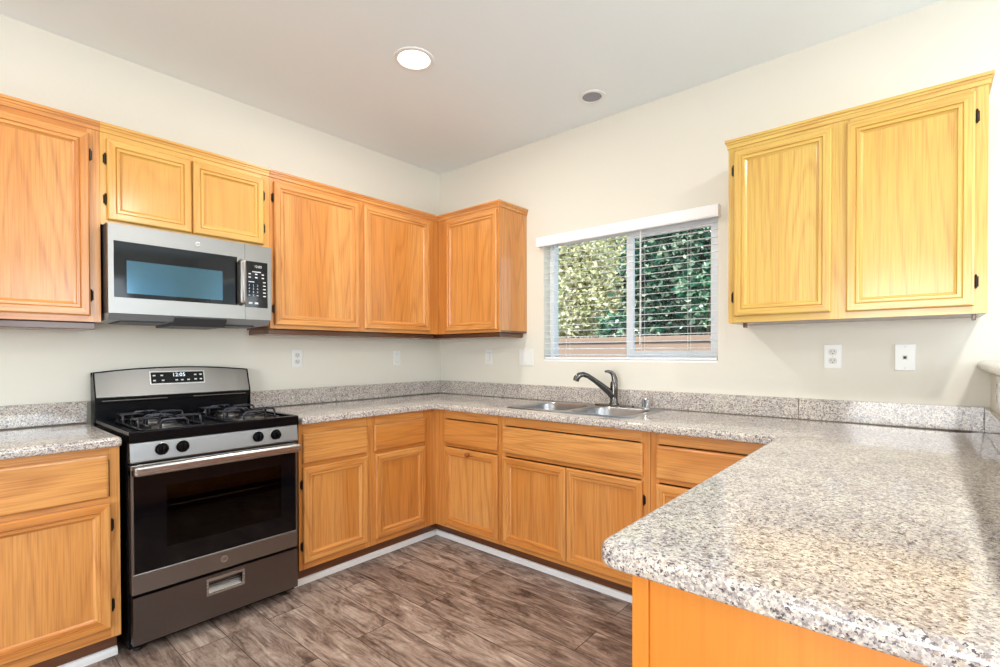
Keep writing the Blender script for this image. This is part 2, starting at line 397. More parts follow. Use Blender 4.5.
MB().box(WX0 + .03, 1.646, .118, .122, b0, b1).build('pane', PANE, win)
struct(MB().box(WX0, WX1, .002, .085, WZ0 - .0, WZ0 + .012), 'trim_4', WHITEW)

bl = thing('window_blind', 'white horizontal slat blind lowered open over the kitchen window', 'blind', ((WX0 + WX1) / 2, .03, WZ1))
L = lambda x, y, z: (x - (WX0 + WX1) / 2, y - .03, z - WZ1)
v = MB(); x0, x1 = -.615, .60
v.prism([(-.075, -.055), (-.066, -.055), (-.066, .012), (-.075, .012), (-.079, .004), (-.079, -.047)], x0, x1, 'yz')
v.build('valance', WHITEW, bl)
for sx in (x0, x1 - .008):
    MB().rbox(sx, sx + .008, -.066, -.0305, -.055, .012, .001).build('valance_return', WHITEW, bl)
MB().box(-.580, .580, -.025, .015, -.04, -.004).build('headrail', WHITEW, bl)
nsl = 19; zt, zb = WZ1 - .068, WZ0 + .045
for i in range(nsl):
    z = zt + (zb - zt) * i / (nsl - 1) - WZ1; tilt = R(6.5)
    vs = []; K = 5
    for xx in (-.580, .580):
        for lay in (0, 1):
            for k in range(K):
                t = (k / (K - 1) - .5) * .040; cr = .0014 * (1 - (2 * k / (K - 1) - 1) ** 2)
                yy = t * math.cos(tilt); zz = t * math.sin(tilt) + cr - lay * .0014
                vs.append((xx, yy - .003, z + zz))
    fs = []
    for k in range(K - 1):
        fs.append((k, k + 1, 2 * K + k + 1, 2 * K + k)); fs.append((K + k, 3 * K + k, 3 * K + k + 1, K + k + 1))
        fs.append((k, K + k, K + k + 1, k + 1)); fs.append((2 * K + k, 2 * K + k + 1, 3 * K + k + 1, 3 * K + k))
    fs.append((0, 2 * K, 3 * K, K)); fs.append((K - 1, 2 * K - 1, 4 * K - 1, 3 * K - 1))
    MB().add(vs, fs).build('slat', WHITEW, bl)
MB().rbox(-.580, .580, -.026, .020, WZ0 + .014 - WZ1, WZ0 + .028 - WZ1, .003).build('bottom_rail', WHITEW, bl)
for xx in (-.40, 0.14, .42):
    c = MB()
    for yy in (-.027, .021): c.tube([(xx, yy, -.04), (xx, yy, WZ0 + .026 - WZ1)], .0009, 5)
    c.build('ladder_cord', CORD, bl)
c = MB(); c.tube([(.135, -.032, -.04), (.136, -.034, -.5), (.134, -.034, -.74)], .0032, 6); c.build('tilt_wand', WHITEW, bl)

# garden
gd = MB().box(-14, 14, .16, 16, -.12, -.02); tag(gd.build('garden_ground', SOIL), 'bare soil ground outside the kitchen window', 'ground', kind='structure')
g = thing('garden_wall', 'tan rendered block wall beyond the window, below the leaves', 'wall', (0, 3.0, -.02))
MB().box(-9, 9, 0, .18, 0, 1.40).build('block_course', BLOCK, g)
MB().rbox(-9, 9, -.025, .205, 1.40, 1.465, .006).build('wall_cap', BLOCK, g)

def leaf(mb, p, size, dirv, rnd, mi=0):
    d = dirv.normalized(); side = d.cross(Vector((rnd.uniform(-1, 1), rnd.uniform(-1, 1), rnd.uniform(-1, 1)))).normalized()
    nrm = d.cross(side); L_ = size; W = size * .32
    pts = [p, p + d * L_ * .35 + side * W + nrm * W * .35, p + d * L_ * .75 + side * W * .6 + nrm * W * .2, p + d * L_ - nrm * W * .3,
           p + d * L_ * .75 - side * W * .6 + nrm * W * .2, p + d * L_ * .35 - side * W + nrm * W * .35, p + d * L_ * .5]
    mb.add(pts, [(0, 1, 6), (1, 2, 6), (2, 3, 6), (3, 4, 6), (4, 5, 6), (5, 0, 6)], mi)
def shrub(x, y, z0, z1, rx, ry, nleaf, size, mat, label, seed, core=True, name='garden_shrub'):
    rnd = random.Random(seed)
    root = thing(name, label, 'shrub', (x, y, -.02))
    zc = (z0 + z1) / 2; rzz = (z1 - z0) / 2
    # lumpy clusters so that the crown has gaps
    cl = []
    for i in range(150):
        while True:
            q = Vector((rnd.uniform(-1, 1), rnd.uniform(-1, 1), rnd.uniform(-1, 1)))
            if q.length < 1: break
        if q.length > 1e-3: q = q.normalized() * (q.length ** .8)
        cl.append(Vector((q.x * rx, q.y * ry, zc + q.z * rzz)))
    mb = MB()
    for i in range(nleaf):
        c = rnd.choice(cl); r_ = min(.2 * min(rx, rzz), .2, ry * .5)
        p = c + Vector((rnd.gauss(0, r_), rnd.gauss(0, r_), rnd.gauss(0, r_)))
        d = Vector((rnd.gauss(0, 1), rnd.gauss(0, 1) - .2, rnd.gauss(0, .8) - .3))
        if d.length < .01: continue
        leaf(mb, p, size * rnd.uniform(.6, 1.25), d, rnd)
    o = mb.build('foliage', mat, root, recalc=False); o['kind'] = 'stuff'
    st = MB(); base = Vector((0, 0, 0))
    for i in range(9):
        c = cl[i * 5]; mid = Vector((c.x * .35, c.y * .35, c.z * .5))
        st.tube([base + Vector((rnd.uniform(-.04, .04), rnd.uniform(-.04, .04), 0)), mid, c], [.022, .014, .005], 6)
    st.build('stem', BARK, root)
shrub(-1.62, 4.4, 1.35, 3.6, .72, .4, 14000, .085, LEAF_Y, 'tall yellow-green shrub painted sunlit pale behind the garden wall, seen through the left pane', 11)
shrub(.30, 4.4, 1.3, 3.6, .72, .4, 9000, .11, LEAF_D, 'deep green shrub behind the garden wall, seen through the right pane', 12)
shrub(-.16, 3.45, 1.50, 1.80, .22, .08, 260, .11, LEAF_G, 'low glossy shrub peeking over the garden wall beside the window centre bar', 13)
shrub(1.02, 3.45, 1.60, 2.4, .26, .08, 420, .11, LEAF_G, 'glossy green shrub rising over the wall at the right edge of the window view', 14)
shrub(-3.6, 10.8, 1.0, 5.6, 2.4, .7, 12000, .26, LEAF_Y, 'farthest sunlit-pale tree mass between the two far trees', 17)
shrub(-4.2, 8.2, 1.2, 4.9, 1.45, .6, 15000, .18, LEAF_Y, 'far sunlit-pale tree mass behind the left shrub', 15)
shrub(-.5, 8.2, 1.2, 4.9, 1.5, .6, 13000, .2, LEAF_D, 'far dark tree mass behind the right shrub', 16)

# ------------------------------------------------------------------ cabinets
DEF = (OAK_V, OAK_H)
def ring_panel(mb, x0, x1, z0, z1, y, prof, mi_v=0, mi_h=1, fill=True, back=True):
    """front relief: prof = [(inset, out)...]; vertical sides use mi_v, level sides mi_h. Faces -y."""
    rings = []
    for ins, out in prof:
        rings.append([(x0 + ins, y - out, z0 + ins), (x1 - ins, y - out, z0 + ins), (x1 - ins, y - out, z1 - ins), (x0 + ins, y - out, z1 - ins)])
    for a, b in zip(rings[:-1], rings[1:]):
        for k in range(4):
            j = (k + 1) % 4
            mb.add([a[k], a[j], b[j], b[k]], [(0, 1, 2, 3)], mi_h if k in (0, 2) else mi_v)
    if fill: mb.add(rings[-1], [(0, 1, 2, 3)], mi_v)
    if back: mb.add([rings[0][3], rings[0][2], rings[0][1], rings[0][0]], [(0, 1, 2, 3)], mi_v)
def hinge(parent, x, y, z, side):
    h = MB(); h.tube([(x, y - .006, z - .022), (x, y - .006, z + .022)], .0042, 8)
    h.tube([(x, y - .006, z - .026), (x, y - .006, z - .022)], .0028, 8); h.tube([(x, y - .006, z + .022), (x, y - .006, z + .026)], .0028, 8)
    h.rbox(min(x, x + side * .008), max(x, x + side * .008), y - .0035, y - .0005, z - .019, z + .019, .001)
    h.build('hinge', HINGE, parent)
def door(parent, x0, x1, z0, z1, y, mats=DEF, panel=None, hinge_side=None, knob=False):
    d = MB()
    prof = [(0, .001), (0, .013), (.003, .017), (.006, .019), (.030, .019), (.033, .0135), (.036, .0165), (.046, .0165), (.049, .0105), (.056, .0065), (.058, .0055)]
    ring_panel(d, x0, x1, z0, z1, y, prof, fill=False)
    dd = d.build('door', [mats[0], mats[1]], parent)
    p = MB(); p.box(x0 + .05, x1 - .05, y - .0062, y - .002, z0 + .05, z1 - .05)
    p.build('panel', panel or mats[0], dd)
    if hinge_side:
        hx = x0 - .0045 if hinge_side < 0 else x1 + .0045
        for z in (z0 + .09, z1 - .09): hinge(dd, hx, y, z, hinge_side)
    if knob:
        k = MB(); k.lathe([(.006, .017), (.006, .028), (.014, .033), (.016, .039), (.013, .045), (.005, .047)], ((x0 + x1) / 2, y, z1 - .024), 20, axis='y')
        k.build('knob', KNOBW, dd)
    return dd
def drawer(parent, x0, x1, z0, z1, y, mats=DEF, name='drawer'):
    d = MB(); ring_panel(d, x0, x1, z0, z1, y, [(0, .001), (0, .012), (.003, .016), (.008, .018), (.012, .0185)], 1, 1)
    return d.build(name, [mats[0], mats[1]], parent)
def frame(parent, xs, zs, x0, x1, z0, z1, y, mats=DEF, th=.019):
    """xs: stile spans, zs: rail spans (z) between the first and last stile"""
    f = MB()
    for a, b in xs: f.box(a, b, y, y + th, z0, z1, 0)
    xs = sorted(xs)
    for (a, b), (c, d) in zip(xs[:-1], xs[1:]):
        for e, g_ in zs: f.box(b, c, y + .0004, y + th, e, g_, 1)
    return f.build('face_frame', [mats[0], mats[1]], parent)

def base_cab(label, origin, rz, u0, u1, depth, stiles, drawers, doors, group=None, mats=DEF, drawer_name='drawer', toe=True, zr=.655, toe_ext=(0, 0)):
    t = thing('base_cabinet', label, 'cabinet', origin, rz, group)
    b = MB(); z1 = CB - .002
    b.box(u0 + .0015, u0 + .018, -depth + .0195, -.003, .0, z1); b.box(u1 - .018, u1 - .0015, -depth + .0195, -.003, .0, z1)
    # notch the toe by keeping the sides' lower front behind the kick: sides are trimmed with a stepped outline
    b = MB()
    for a, c in ((u0 + .0015, u0 + .018), (u1 - .018, u1 - .0015)):
        b.prism([(-.003, 0), (-.003, z1), (-depth + .0195, z1), (-depth + .0195, .105), (-.536, .105), (-.536, 0)], a, c, 'yz')
    b.box(u0 + .018, u1 - .018, -.012, -.003, .105, z1); b.box(u0 + .018, u1 - .018, -depth + .0195, -.012, .105, .12)
    b.build('carcass', mats[0], t)
    frame(t, stiles, [(.105, .15), (zr - .014, zr + .014), (.82, z1)], u0, u1, .105, z1, -depth, mats)
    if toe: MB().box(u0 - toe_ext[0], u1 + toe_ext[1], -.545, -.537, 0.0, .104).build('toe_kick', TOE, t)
    for a, c, za, zb_ in drawers: drawer(t, a, c, za, zb_, -depth, mats, drawer_name)
    for dct in doors: door(t, *dct[:4], -depth, mats, **(dct[4] if len(dct) > 4 else {}))
    return t

D = .618
# left of the range (local x = world y)
H90 = math.pi / 2
def W(y0): return lambda y: y - y0
t = base_cab('oak base cabinet with one drawer over one door, left of the range', (0, -3.1, 0), H90, 0, YR0 - .004 + 3.1, D,
             [(0, .035), (.742, YR0 - .004 + 3.1)], [(.04, .737, .672, .845)], [(.04, .742, .147, .65, dict(hinge_side=1))], zr=.66)
q = lambda y: y + 1.5734
t = base_cab('oak base cabinet with two drawers over two doors, right of the range', (0, YR1, 0), H90, .004, q(-D), D,
             [(.004, .03), (q(-1.165), q(-1.095)), (q(-.725), q(-D) - .0)], [(q(-1.551), q(-1.157), .665, .822), (q(-1.108), q(-.718), .665, .822)],
             [(q(-1.551), q(-1.157), .141, .645, dict(hinge_side=-1)), (q(-1.10), q(-.718), .141, .645)], toe_ext=(0, D - .538))
t = base_cab('narrow oak base cabinet with a wooden knob on its door, at the inside corner', (0, 0, 0), 0, D, 1.197, D,
             [(D, .72), (1.17, 1.197)], [(.714, 1.177, .66, .815)], [(.714, 1.177, .125, .637, dict(knob=True))], toe_ext=(D - .5455, 0))
t = base_cab('oak sink base cabinet with a wide false drawer over paired doors', (0, 0, 0), 0, 1.199, 2.117, D,
             [(1.199, 1.228), (2.07, 2.117)], [(1.218, 2.085, .662, .815)], [(1.218, 1.655, .132, .635), (1.659, 2.083, .132, .635, dict(hinge_side=1))], drawer_name='false_drawer')
t = base_cab('oak base cabinet right of the sink cabinet, half hidden by the peninsula', (0, 0, 0), 0, 2.119, 2.722, D,
             [(2.119, 2.16), (2.62, 2.722)], [(2.150, 2.63, .662, .815)], [(2.150, 2.63, .132, .635)])
# peninsula cabinet, faces the range
PY0, PY1 = -.64, -2.05
Lp = PY0 - PY1
t = base_cab('long oak peninsula cabinet under the near worktop with a plain end panel', (3.298, PY0, 0), -H90, 0, Lp, .575,
             [(0, .05), (.68, .73), (Lp - .035, Lp)], [(.04, .69, .665, .82), (.72, Lp - .03, .665, .82)],
             [(.04, .69, .135, .64), (.72, Lp - .03, .135, .64)])
e = MB(); e.prism([(-.003, 0), (-.003, CB - .002), (-.575, CB - .002), (-.575, .105), (-.54, .105), (-.54, 0)], Lp, Lp + .012, 'yz'); e.build('end_panel', OAKPANEL, t)
e = MB(); e.rbox(Lp + .012, Lp + .018, -.577, -.548, .105, CB - .002, .0015); e.build('corner_stile', OAKPANEL, t)

# upper cabinets
def crown(parent, x0, x1, y, z1, mats, left=None, right=None):
    c = MB()
    def seg(a, b, yy, o0, o1, za, zb_): c.box(a - (o1 if left else 0), b + (o1 if right else 0), yy - o1, yy + .004, za, zb_, 1)
    for o1, za, zb_ in ((.005, z1 - .040, z1 - .022), (.009, z1 - .022, z1 - .012), (.014, z1 - .012, z1)):
        seg(x0, x1, y, 0, o1, za, zb_)
        if right: c.box(x1, x1 + o1, y + .004, -.003, za, zb_, 1)
        if left: c.box(x0 - o1, x0, y + .004, -.003, za, zb_, 1)
    c.build('crown_moulding', [mats[0], mats[1]], parent)
def upper_cab(label, origin, rz, u0, u1, z0, z1, depth, stiles, doors, mats=DEF, left=None, right=None, panel=None, group=None, brackets=(), rail=None):
    t = thing('wall_cabinet', label, 'cabinet', origin, rz, group)
    b = MB(); yf = -depth + .0195; zt_ = z1 - .004
    b.box(u0 + .001, u0 + .017, yf, -.003, z0 + .0125, zt_).box(u1 - .017, u1 - .001, yf, -.003, z0 + .0125, zt_)
    b.box(u0 + .017, u1 - .017, yf, -.003, zt_ - .012, zt_).box(u0 + .017, u1 - .017, -.012, -.003, z0 + .03, zt_ - .012)
    b.build('carcass', mats[0], t)
    MB().box(u0 + .001, u1 - .001, yf + .0005, -.0035, z0 - .001, z0 + .012).build('underside_panel', TOE, t)  # dark toe-kick brown puts the unlit shade into the underside's colour
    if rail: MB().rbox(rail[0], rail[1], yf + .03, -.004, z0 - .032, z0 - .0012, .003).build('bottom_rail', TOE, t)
    frame(t, stiles, [(z0, z0 + .04), (z1 - .075, z1 - .012)], u0, u1, z0, z1 - .004, -depth, mats)
    for dct in doors: door(t, *dct[:4], -depth, mats, panel=panel, **(dct[4] if len(dct) > 4 else {}))
    crown(t, u0, u1, -depth, z1, mats, left, right)
    for bx in brackets:
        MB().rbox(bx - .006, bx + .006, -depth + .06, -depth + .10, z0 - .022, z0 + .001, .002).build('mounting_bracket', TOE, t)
    return t
UD = .31; UZ0 = 1.386; UZ1 = 2.272
q = lambda y: y + 3.1
upper_cab('tall oak wall cabinet at the far left, beside the microwave', (0, -3.1, 0), H90, 0, q(YR0), UZ0, UZ1, UD,
          [(0, .04), (q(-2.365), q(YR0))], [(.03, q(-2.36), 1.412, 2.207, dict(hinge_side=1))], rail=(.02, q(YR0) - .012))
q = lambda y: y + 2.3217
upper_cab('short two-door oak wall cabinet above the microwave', (0, YR0, 0), H90, .001, q(YR1), 1.822, UZ1, UD,
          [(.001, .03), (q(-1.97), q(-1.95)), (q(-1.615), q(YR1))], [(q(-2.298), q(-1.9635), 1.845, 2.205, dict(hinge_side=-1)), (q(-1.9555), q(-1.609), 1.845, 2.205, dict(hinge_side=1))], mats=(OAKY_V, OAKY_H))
q = lambda y: y + 1.5734
upper_cab('wide two-door oak wall cabinet right of the microwave', (0, YR1, 0), H90, .001, q(-UD), UZ0, UZ1, UD,
          [(.001, .03), (q(-1.01), q(-.955)), (q(-.41), q(-UD))], [(q(-1.55), q(-1.004), 1.406, 2.209, dict(hinge_side=-1)), (q(-.962), q(-.403), 1.406, 2.212)], rail=(.012, q(-UD) - .001))
upper_cab('single-door oak wall cabinet turning the corner toward the window', (0, 0, 0), 0, 0.001, .916, UZ0, UZ1, UD,
          [(UD + .002, .405), (.900, .916)], [(.402, .905, 1.406, 2.212)], right=True, rail=(.003, .88))
upper_cab('two-door oak wall cabinet painted in its lit pale tone to the right of the window', (0, 0, 0), 0, 2.374, 3.267, UZ0, UZ1 - .014, UD,
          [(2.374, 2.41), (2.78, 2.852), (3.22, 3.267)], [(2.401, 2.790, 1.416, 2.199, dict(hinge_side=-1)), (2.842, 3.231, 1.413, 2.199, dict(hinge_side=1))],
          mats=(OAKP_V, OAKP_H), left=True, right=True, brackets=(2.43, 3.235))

# ------------------------------------------------------------------ worktops
def offset_poly(pts, d):
    n = len(pts); out = []
    for i in range(n):
        a, b, c = Vector(pts[i - 1]), Vector(pts[i]), Vector(pts[(i + 1) % n])
        d1 = (b - a).normalized(); d2 = (c - b).normalized(); n1 = Vector((-d1.y, d1.x)); n2 = Vector((-d2.y, d2.x))
        k = (n1 + n2); out.append(b + k * (d / (1 + n1.dot(n2))))
    return out
def rounded(pts, rad, inset, seg=8):
    """pts counter-clockwise; inset inward; rad per corner at zero inset"""
    P = offset_poly(pts, inset); n = len(P); out = []
    for i in range(n):
        a, b, c = P[i - 1], P[i], P[(i + 1) % n]; d1 = (b - a).normalized(); d2 = (c - b).normalized()
        cr = d1.x * d2.y - d1.y * d2.x; r = rad[i]
        if r > 0: r = (r - inset) if cr > 0 else (r + inset)
        r = max(r, .0005)
        s0 = b - d1 * r; cen = s0 + Vector((-d1.y, d1.x)) * r * (1 if cr > 0 else -1)
        a0 = math.atan2(s0.y - cen.y, s0.x - cen.x)
        for k in range(seg + 1):
            an = a0 + (H90 if cr > 0 else -H90) * k / seg
            out.append((cen.x + r * math.cos(an), cen.y + r * math.sin(an)))
    return out
def slab(name, pts, rad, z0, z1, holes, mat, label, cat, origin, rt_=.015, rb_=.007, parent=None):
    prof = []
    for k in range(6): a = H90 * k / 5; prof.append((rb_ * (1 - math.sin(a)), z0 + rb_ * (1 - math.cos(a))))
    for k in range(7): a = H90 * k / 6; prof.append((rt_ * (1 - math.cos(a)), z1 - rt_ * (1 - math.sin(a))))
    ox, oy, oz = origin; bm = bmesh.new(); loops = []
    for ins, z in prof: loops.append([bm.verts.new((x - ox, y - oy, z - oz)) for x, y in rounded(pts, rad, ins)])
    n = len(loops[0])
    for A, B in zip(loops[:-1], loops[1:]):
        for k in range(n): f = bm.faces.new((A[k], A[(k + 1) % n], B[(k + 1) % n], B[k])); f.smooth = True
    for top, lo in ((True, loops[-1]), (False, loops[0])):
        es = [bm.edges.get((lo[k], lo[(k + 1) % n])) for k in range(n)]
        for h in holes:
            hv = [bm.verts.new((x - ox, y - oy, (z1 if top else z0) - oz)) for x, y in h]
            es += [bm.edges.new((hv[k], hv[(k + 1) % len(hv)])) for k in range(len(hv))]
            if top: hole_top = hv
            else:
                for k in range(len(hv)): bm.faces.new((hole_top[k], hole_top[(k + 1) % len(hv)], hv[(k + 1) % len(hv)], hv[k]))
        bmesh.ops.triangle_fill(bm, use_beauty=True, use_dissolve=False, edges=es)
    bmesh.ops.recalc_face_normals(bm, faces=bm.faces)
    me = bpy.data.meshes.new(name); bm.to_mesh(me); bm.free(); me.materials.append(mat)
    try: me.set_sharp_from_angle(angle=R(50))
    except Exception: pass
    o = bpy.data.objects.new(name, me); col.objects.link(o); o.location = origin
    if label: tag(o, label, cat)
    return o
def rrect(x0, x1, y0, y1, r, seg=6):
    out = []
    for cx, cy, a0 in ((x1 - r, y0 + r, -H90), (x1 - r, y1 - r, 0), (x0 + r, y1 - r, H90), (x0 + r, y0 + r, 2 * H90)):
        for k in range(seg + 1): a = a0 + H90 * k / seg; out.append((cx + r * math.cos(a), cy + r * math.sin(a)))
    return out
CF = .66; PX = 2.655; PE = -2.085
hole = rrect(1.175, 1.955, -.53, -.135, .03)
e_ = .002
pts = [(e_, -e_), (e_, YR1 + .002), (CF, YR1 + .002), (CF, -CF), (PX, -CF), (PX, PE), (XP - e_, PE), (XP - e_, -e_)]
slab('worktop', pts, [0, 0, .006, .02, .02, .045, .02, 0], CB, CT, [hole], GRANITE,
     'speckled granite worktop wrapping from the range past the sink onto the peninsula', 'worktop', (2.0, -.5, CB))
pts = [(e_, -3.1), (CF, -3.1), (CF, YR0 - .002), (e_, YR0 - .002)]
slab('worktop', pts, [0, .01, .012, 0], CB, CT, [], GRANITE, 'short granite worktop left of the range', 'worktop', (.33, -2.7, CB))

def splash(x0, x1, y0, y1, label, z1=1.016):
    o = MB(); c = Vector(((x0 + x1) / 2, (y0 + y1) / 2, CT)); o.rbox(x0 - c.x, x1 - c.x, y0 - c.y, y1 - c.y, .0008, z1 - CT, .0015)
    tag(o.build('backsplash', GRANITE, None, c), label, 'backsplash')
splash(e_, .02, -3.1, YR0 - .003, 'granite backsplash strip on the wall left of the range')
splash(e_, .02, YR1 + .003, -.0215, 'granite backsplash strip between the range and the room corner')
splash(e_, 2.62, -.02, -e_, 'long granite backsplash strip behind the sink under the window')
splash(2.6215, 3.2797, -.02, -e_, 'granite backsplash strip under the two right wall plates')
splash(3.28, XP - e_, -2.0, -e_, 'granite backsplash strip on the low wall at the far right')
# raised bar top on the pony wall
pts = [(3.258, -e_), (3.258, -2.1), (3.62, -2.1), (3.62, -e_)]
slab('bar_top', pts, [0, .03, .03, 0], 1.17, 1.208, [], GRANITE, 'raised granite bar top on the low wall at the far right', 'bar top', (3.43, -1.0, 1.17), .017, .012)

# ------------------------------------------------------------------ sink, faucet, air gap
sx0, sx1, sy0, sy1 = 1.155, 1.975, -.555, -.055
s_ = thing('kitchen_sink', 'double-bowl stainless steel sink set into the granite under the window', 'sink', ((sx0 + sx1) / 2, (sy0 + sy1) / 2, CT))
ox, oy = (sx0 + sx1) / 2, (sy0 + sy1) / 2
bowls = [rrect(1.19 - ox, 1.548 - ox, -.52 - oy, -.15 - oy, .085, 8), rrect(1.582 - ox, 1.94 - ox, -.52 - oy, -.15 - oy, .085, 8)]
bm = bmesh.new()
outer = rrect(sx0 - ox, sx1 - ox, sy0 - oy, sy1 - oy, .05, 8); inner = rrect(sx0 - ox + .008, sx1 - ox - .008, sy0 - oy + .008, sy1 - oy - .008, .044, 8)
A = [bm.verts.new((x, y, .0006)) for x, y in outer]; B = [bm.verts.new((x, y, .0045)) for x, y in inner]; n = len(A)
for k in range(n): bm.faces.new((A[k], A[(k + 1) % n], B[(k + 1) % n], B[k])).smooth = True
es = [bm.edges.get((B[k], B[(k + 1) % n])) for k in range(n)]
for h in bowls:
    hv = [bm.verts.new((x, y, .0045)) for x, y in h]; es += [bm.edges.new((hv[k], hv[(k + 1) % len(hv)])) for k in range(len(hv))]
bmesh.ops.triangle_fill(bm, use_beauty=True, use_dissolve=False, edges=es)
bmesh.ops.recalc_face_normals(bm, faces=bm.faces)
mb = MB(); mb.bm(bm, 0, True); mb.build('rim', SINKM, s_)
for (x0, x1) in ((1.19, 1.548), (1.582, 1.94)):
    mb = MB(); prev = None; vs = []; fs = []; prof = [(0, .0046), (.003, .0005), (.007, -.01), (.012, -.13), (.03, -.155), (.06, -.163)]
    for ins, z in prof:
        vs += [(x, y, z) for x, y in rrect(x0 + ins - ox, x1 - ins - ox, -.52 + ins - oy, -.15 - ins - oy, max(.085 - ins * .6, .02), 8)]
    n = len(vs) // len(prof)
    for i in range(len(prof) - 1):
        for k in range(n): fs.append((i * n + k, i * n + (k + 1) % n, (i + 1) * n + (k + 1) % n, (i + 1) * n + k))
    fs.append(tuple((len(prof) - 1) * n + k for k in range(n)))
    mb.add(vs, fs, 0, True); bo = mb.build('bowl', SINKM, s_)
    MB().lathe([(.045, -.1625), (.045, -.160), (.034, -.1595), (.030, -.1618), (.001, -.1618)], ((x0 + x1) / 2 - ox, -.335 - oy, 0), 24).build('drain', CHROME_B, bo)

fx, fy = 1.657, -.098
fa = thing('faucet', 'dark chrome single-lever faucet standing behind the sink bowls', 'faucet', (fx, fy, CT + .0046))
mb = MB(); bm = bmesh.new()
pl = rrect(-.13, .13, -.028, .028, .026, 8); vs = [(x, y, 0) for x, y in pl] + [(x * .985, y * .9, .009) for x, y in pl]; n = len(pl)
mb.add(vs, [(k, (k + 1) % n, n + (k + 1) % n, n + k) for k in range(n)] + [tuple(range(n, 2 * n)), tuple(range(n))[::-1]], 0, True); bm.free()
mb.build('deck_plate', CHROME, fa)
MB().lathe([(.030, .008), (.030, .014), (.025, .022), (.0225, .06), (.024, .10), (.0235, .135), (.019, .15)], (0, 0, 0), 28).build('body', CHROME, fa)
dx, dy = -.135, -.20
def sp(t, z): return (dx * t, dy * t, z)
MB().tube([sp(.02, .055), sp(.14, .088), sp(.32, .122), sp(.52, .156), sp(.70, .184), sp(.84, .196), sp(.95, .192), sp(1.02, .176), sp(1.05, .158)],
          [.020, .0205, .0185, .0155, .0145, .0155, .0175, .019, .0175], 18).build('spout', CHROME, fa)
MB().tube([(.004, .004, .145), (.002, .002, .168), (-.002, -.004, .19), (-.010, -.016, .206), (-.024, -.036, .213), (-.034, -.052, .212)],
          [(.019, .019), (.018, .016), (.015, .011), (.012, .007), (.009, .005), (.006, .004)], 16).build('lever', CHROME, fa)
ag = MB(); ag.lathe([(.029, 0), (.029, .005), (.022, .008), (.0225, .040), (.024, .046), (.0235, .060), (.019, .065)], (0, 0, 0), 28)
tag(ag.build('air_gap', CHROME_B, None, (1.862, -.098, CT + .0046)), 'small chrome air gap cap on the sink deck right of the faucet', 'air gap')

# ------------------------------------------------------------------ gas range (local x = world y + 1.9475, out = +x)
RW = .703; RYC = -1.9515; rg = thing('gas_range', 'freestanding stainless steel gas range with black oven glass', 'range', (0, RYC, 0), H90)
h = RW / 2
b = MB()
b.box(-h, -h + .03, -.625, -.03, .03, .885).box(h - .03, h, -.625, -.03, .03, .885).box(-h + .03, h - .03, -.06, -.03, .03, .885)
b.box(-h + .03, h - .03, -.625, -.06, .03, .30).box(-h + .03, h - .03, -.625, -.06, .76, .885)
b.build('body', BLACK, rg)
for sx in (-1, 1):
    for yy in (-.09, -.58):
        MB().lathe([(.016, 0), (.016, .012), (.009, .014), (.009, .031)], (sx * (h - .04), yy, 0), 14).build('foot', GASKET, rg)
# oven racks seen through the window
for zz in (.50, .585):
    rk = MB(); rk.tube([(-h + .05, -.60, zz), (h - .05, -.60, zz)], .004, 6); rk.tube([(-h + .05, -.12, zz), (h - .05, -.12, zz)], .004, 6)
    for k in range(21): xx = -h + .06 + (RW - .12) * k / 20; rk.tube([(xx, -.60, zz), (xx, -.12, zz)], .002, 5)
    rk.build('oven_rack', CHROME_B, rg)
# oven door
od = MB(); od.rbox(-h + .003, h - .003, -.668, -.628, .262, .347, .004); od.box(-h + .003, -h + .012, -.668, -.628, .347, .772); od.box(h - .012, h - .003, -.668, -.628, .347, .772)
od.rbox(-h + .003, h - .003, -.668, -.628, .745, .792, .004)
do = od.build('oven_door', STEEL_M, rg); do['label'] = 'stainless oven door frame'
wx0, wx1, wz0, wz1 = -.225, .265, .43, .69
gm = MB(); gx0, gx1, gz0, gz1 = -h + .012, h - .012, .348, .745
gm.box(gx0, wx0, -.6695, -.64, gz0, gz1).box(wx1, gx1, -.6695, -.64, gz0, gz1).box(wx0, wx1, -.6695, -.64, gz0, wz0).box(wx0, wx1, -.6695, -.64, wz1, gz1)
gm.build('glass_surround', BLACKG, do)
MB().box(wx0, wx1, -.669, -.662, wz0, wz1).build('oven_window', OVENGLASS, do)
hd = MB(); hd.rbox(-h + .006, h - .006, -.722, -.700, .752, .792, .009, seg=3)
for sx in (-1, 1): hd.rbox(sx * (h - .03) - .014, sx * (h - .03) + .014, -.705, -.664, .757, .787, .004)
hd.build('handle', STEEL_W, do)
def badge(parent, x, y, z, r):
    b1 = MB(); b1.lathe([(r, 0), (r, .0015), (r * .86, .0022), (r * .86, .0012), (.0005, .0012)], (x, y, z), 24, axis='y')
    text_mb(b1, 'GE', r * 1.05, lambda u, v_: (x + u, y - .0018, z + v_), 1); b1.build('badge', [STEEL_W, DKGREY], parent)
badge(do, 0, -.668, .306, .016)
dr = MB(); dx0, dx1 = -.074, .082
z0, z1, za, zb_ = .058, .252, .166, .234
y0, y1 = -.672, -.632
dr.rbox(-h + .006, dx0, y0, y1, z0, z1, .003); dr.rbox(dx1, h - .006, y0, y1, z0, z1, .003)
dr = MB(); dr.box(-h + .006, dx0, y0, y1, z0, z1).box(dx1, h - .006, y0, y1, z0, z1).box(dx0, dx1, y0, y1, z0, za).box(dx0, dx1, y0, y1, zb_, z1).box(dx0, dx1, y1 - .006, y1, za, zb_)
ro = dr.build('storage_drawer', STEEL_DK, rg); ro['label'] = 'stainless storage drawer front with a dark reflection in its colour'
pu = MB(); pu.box(dx0 - .003, dx1 + .003, y0 - .004, y0 + .002, zb_ - .008, zb_ + .003).box(dx0 - .003, dx1 + .003, y0 - .004, y0 + .002, za - .003, za + .006)
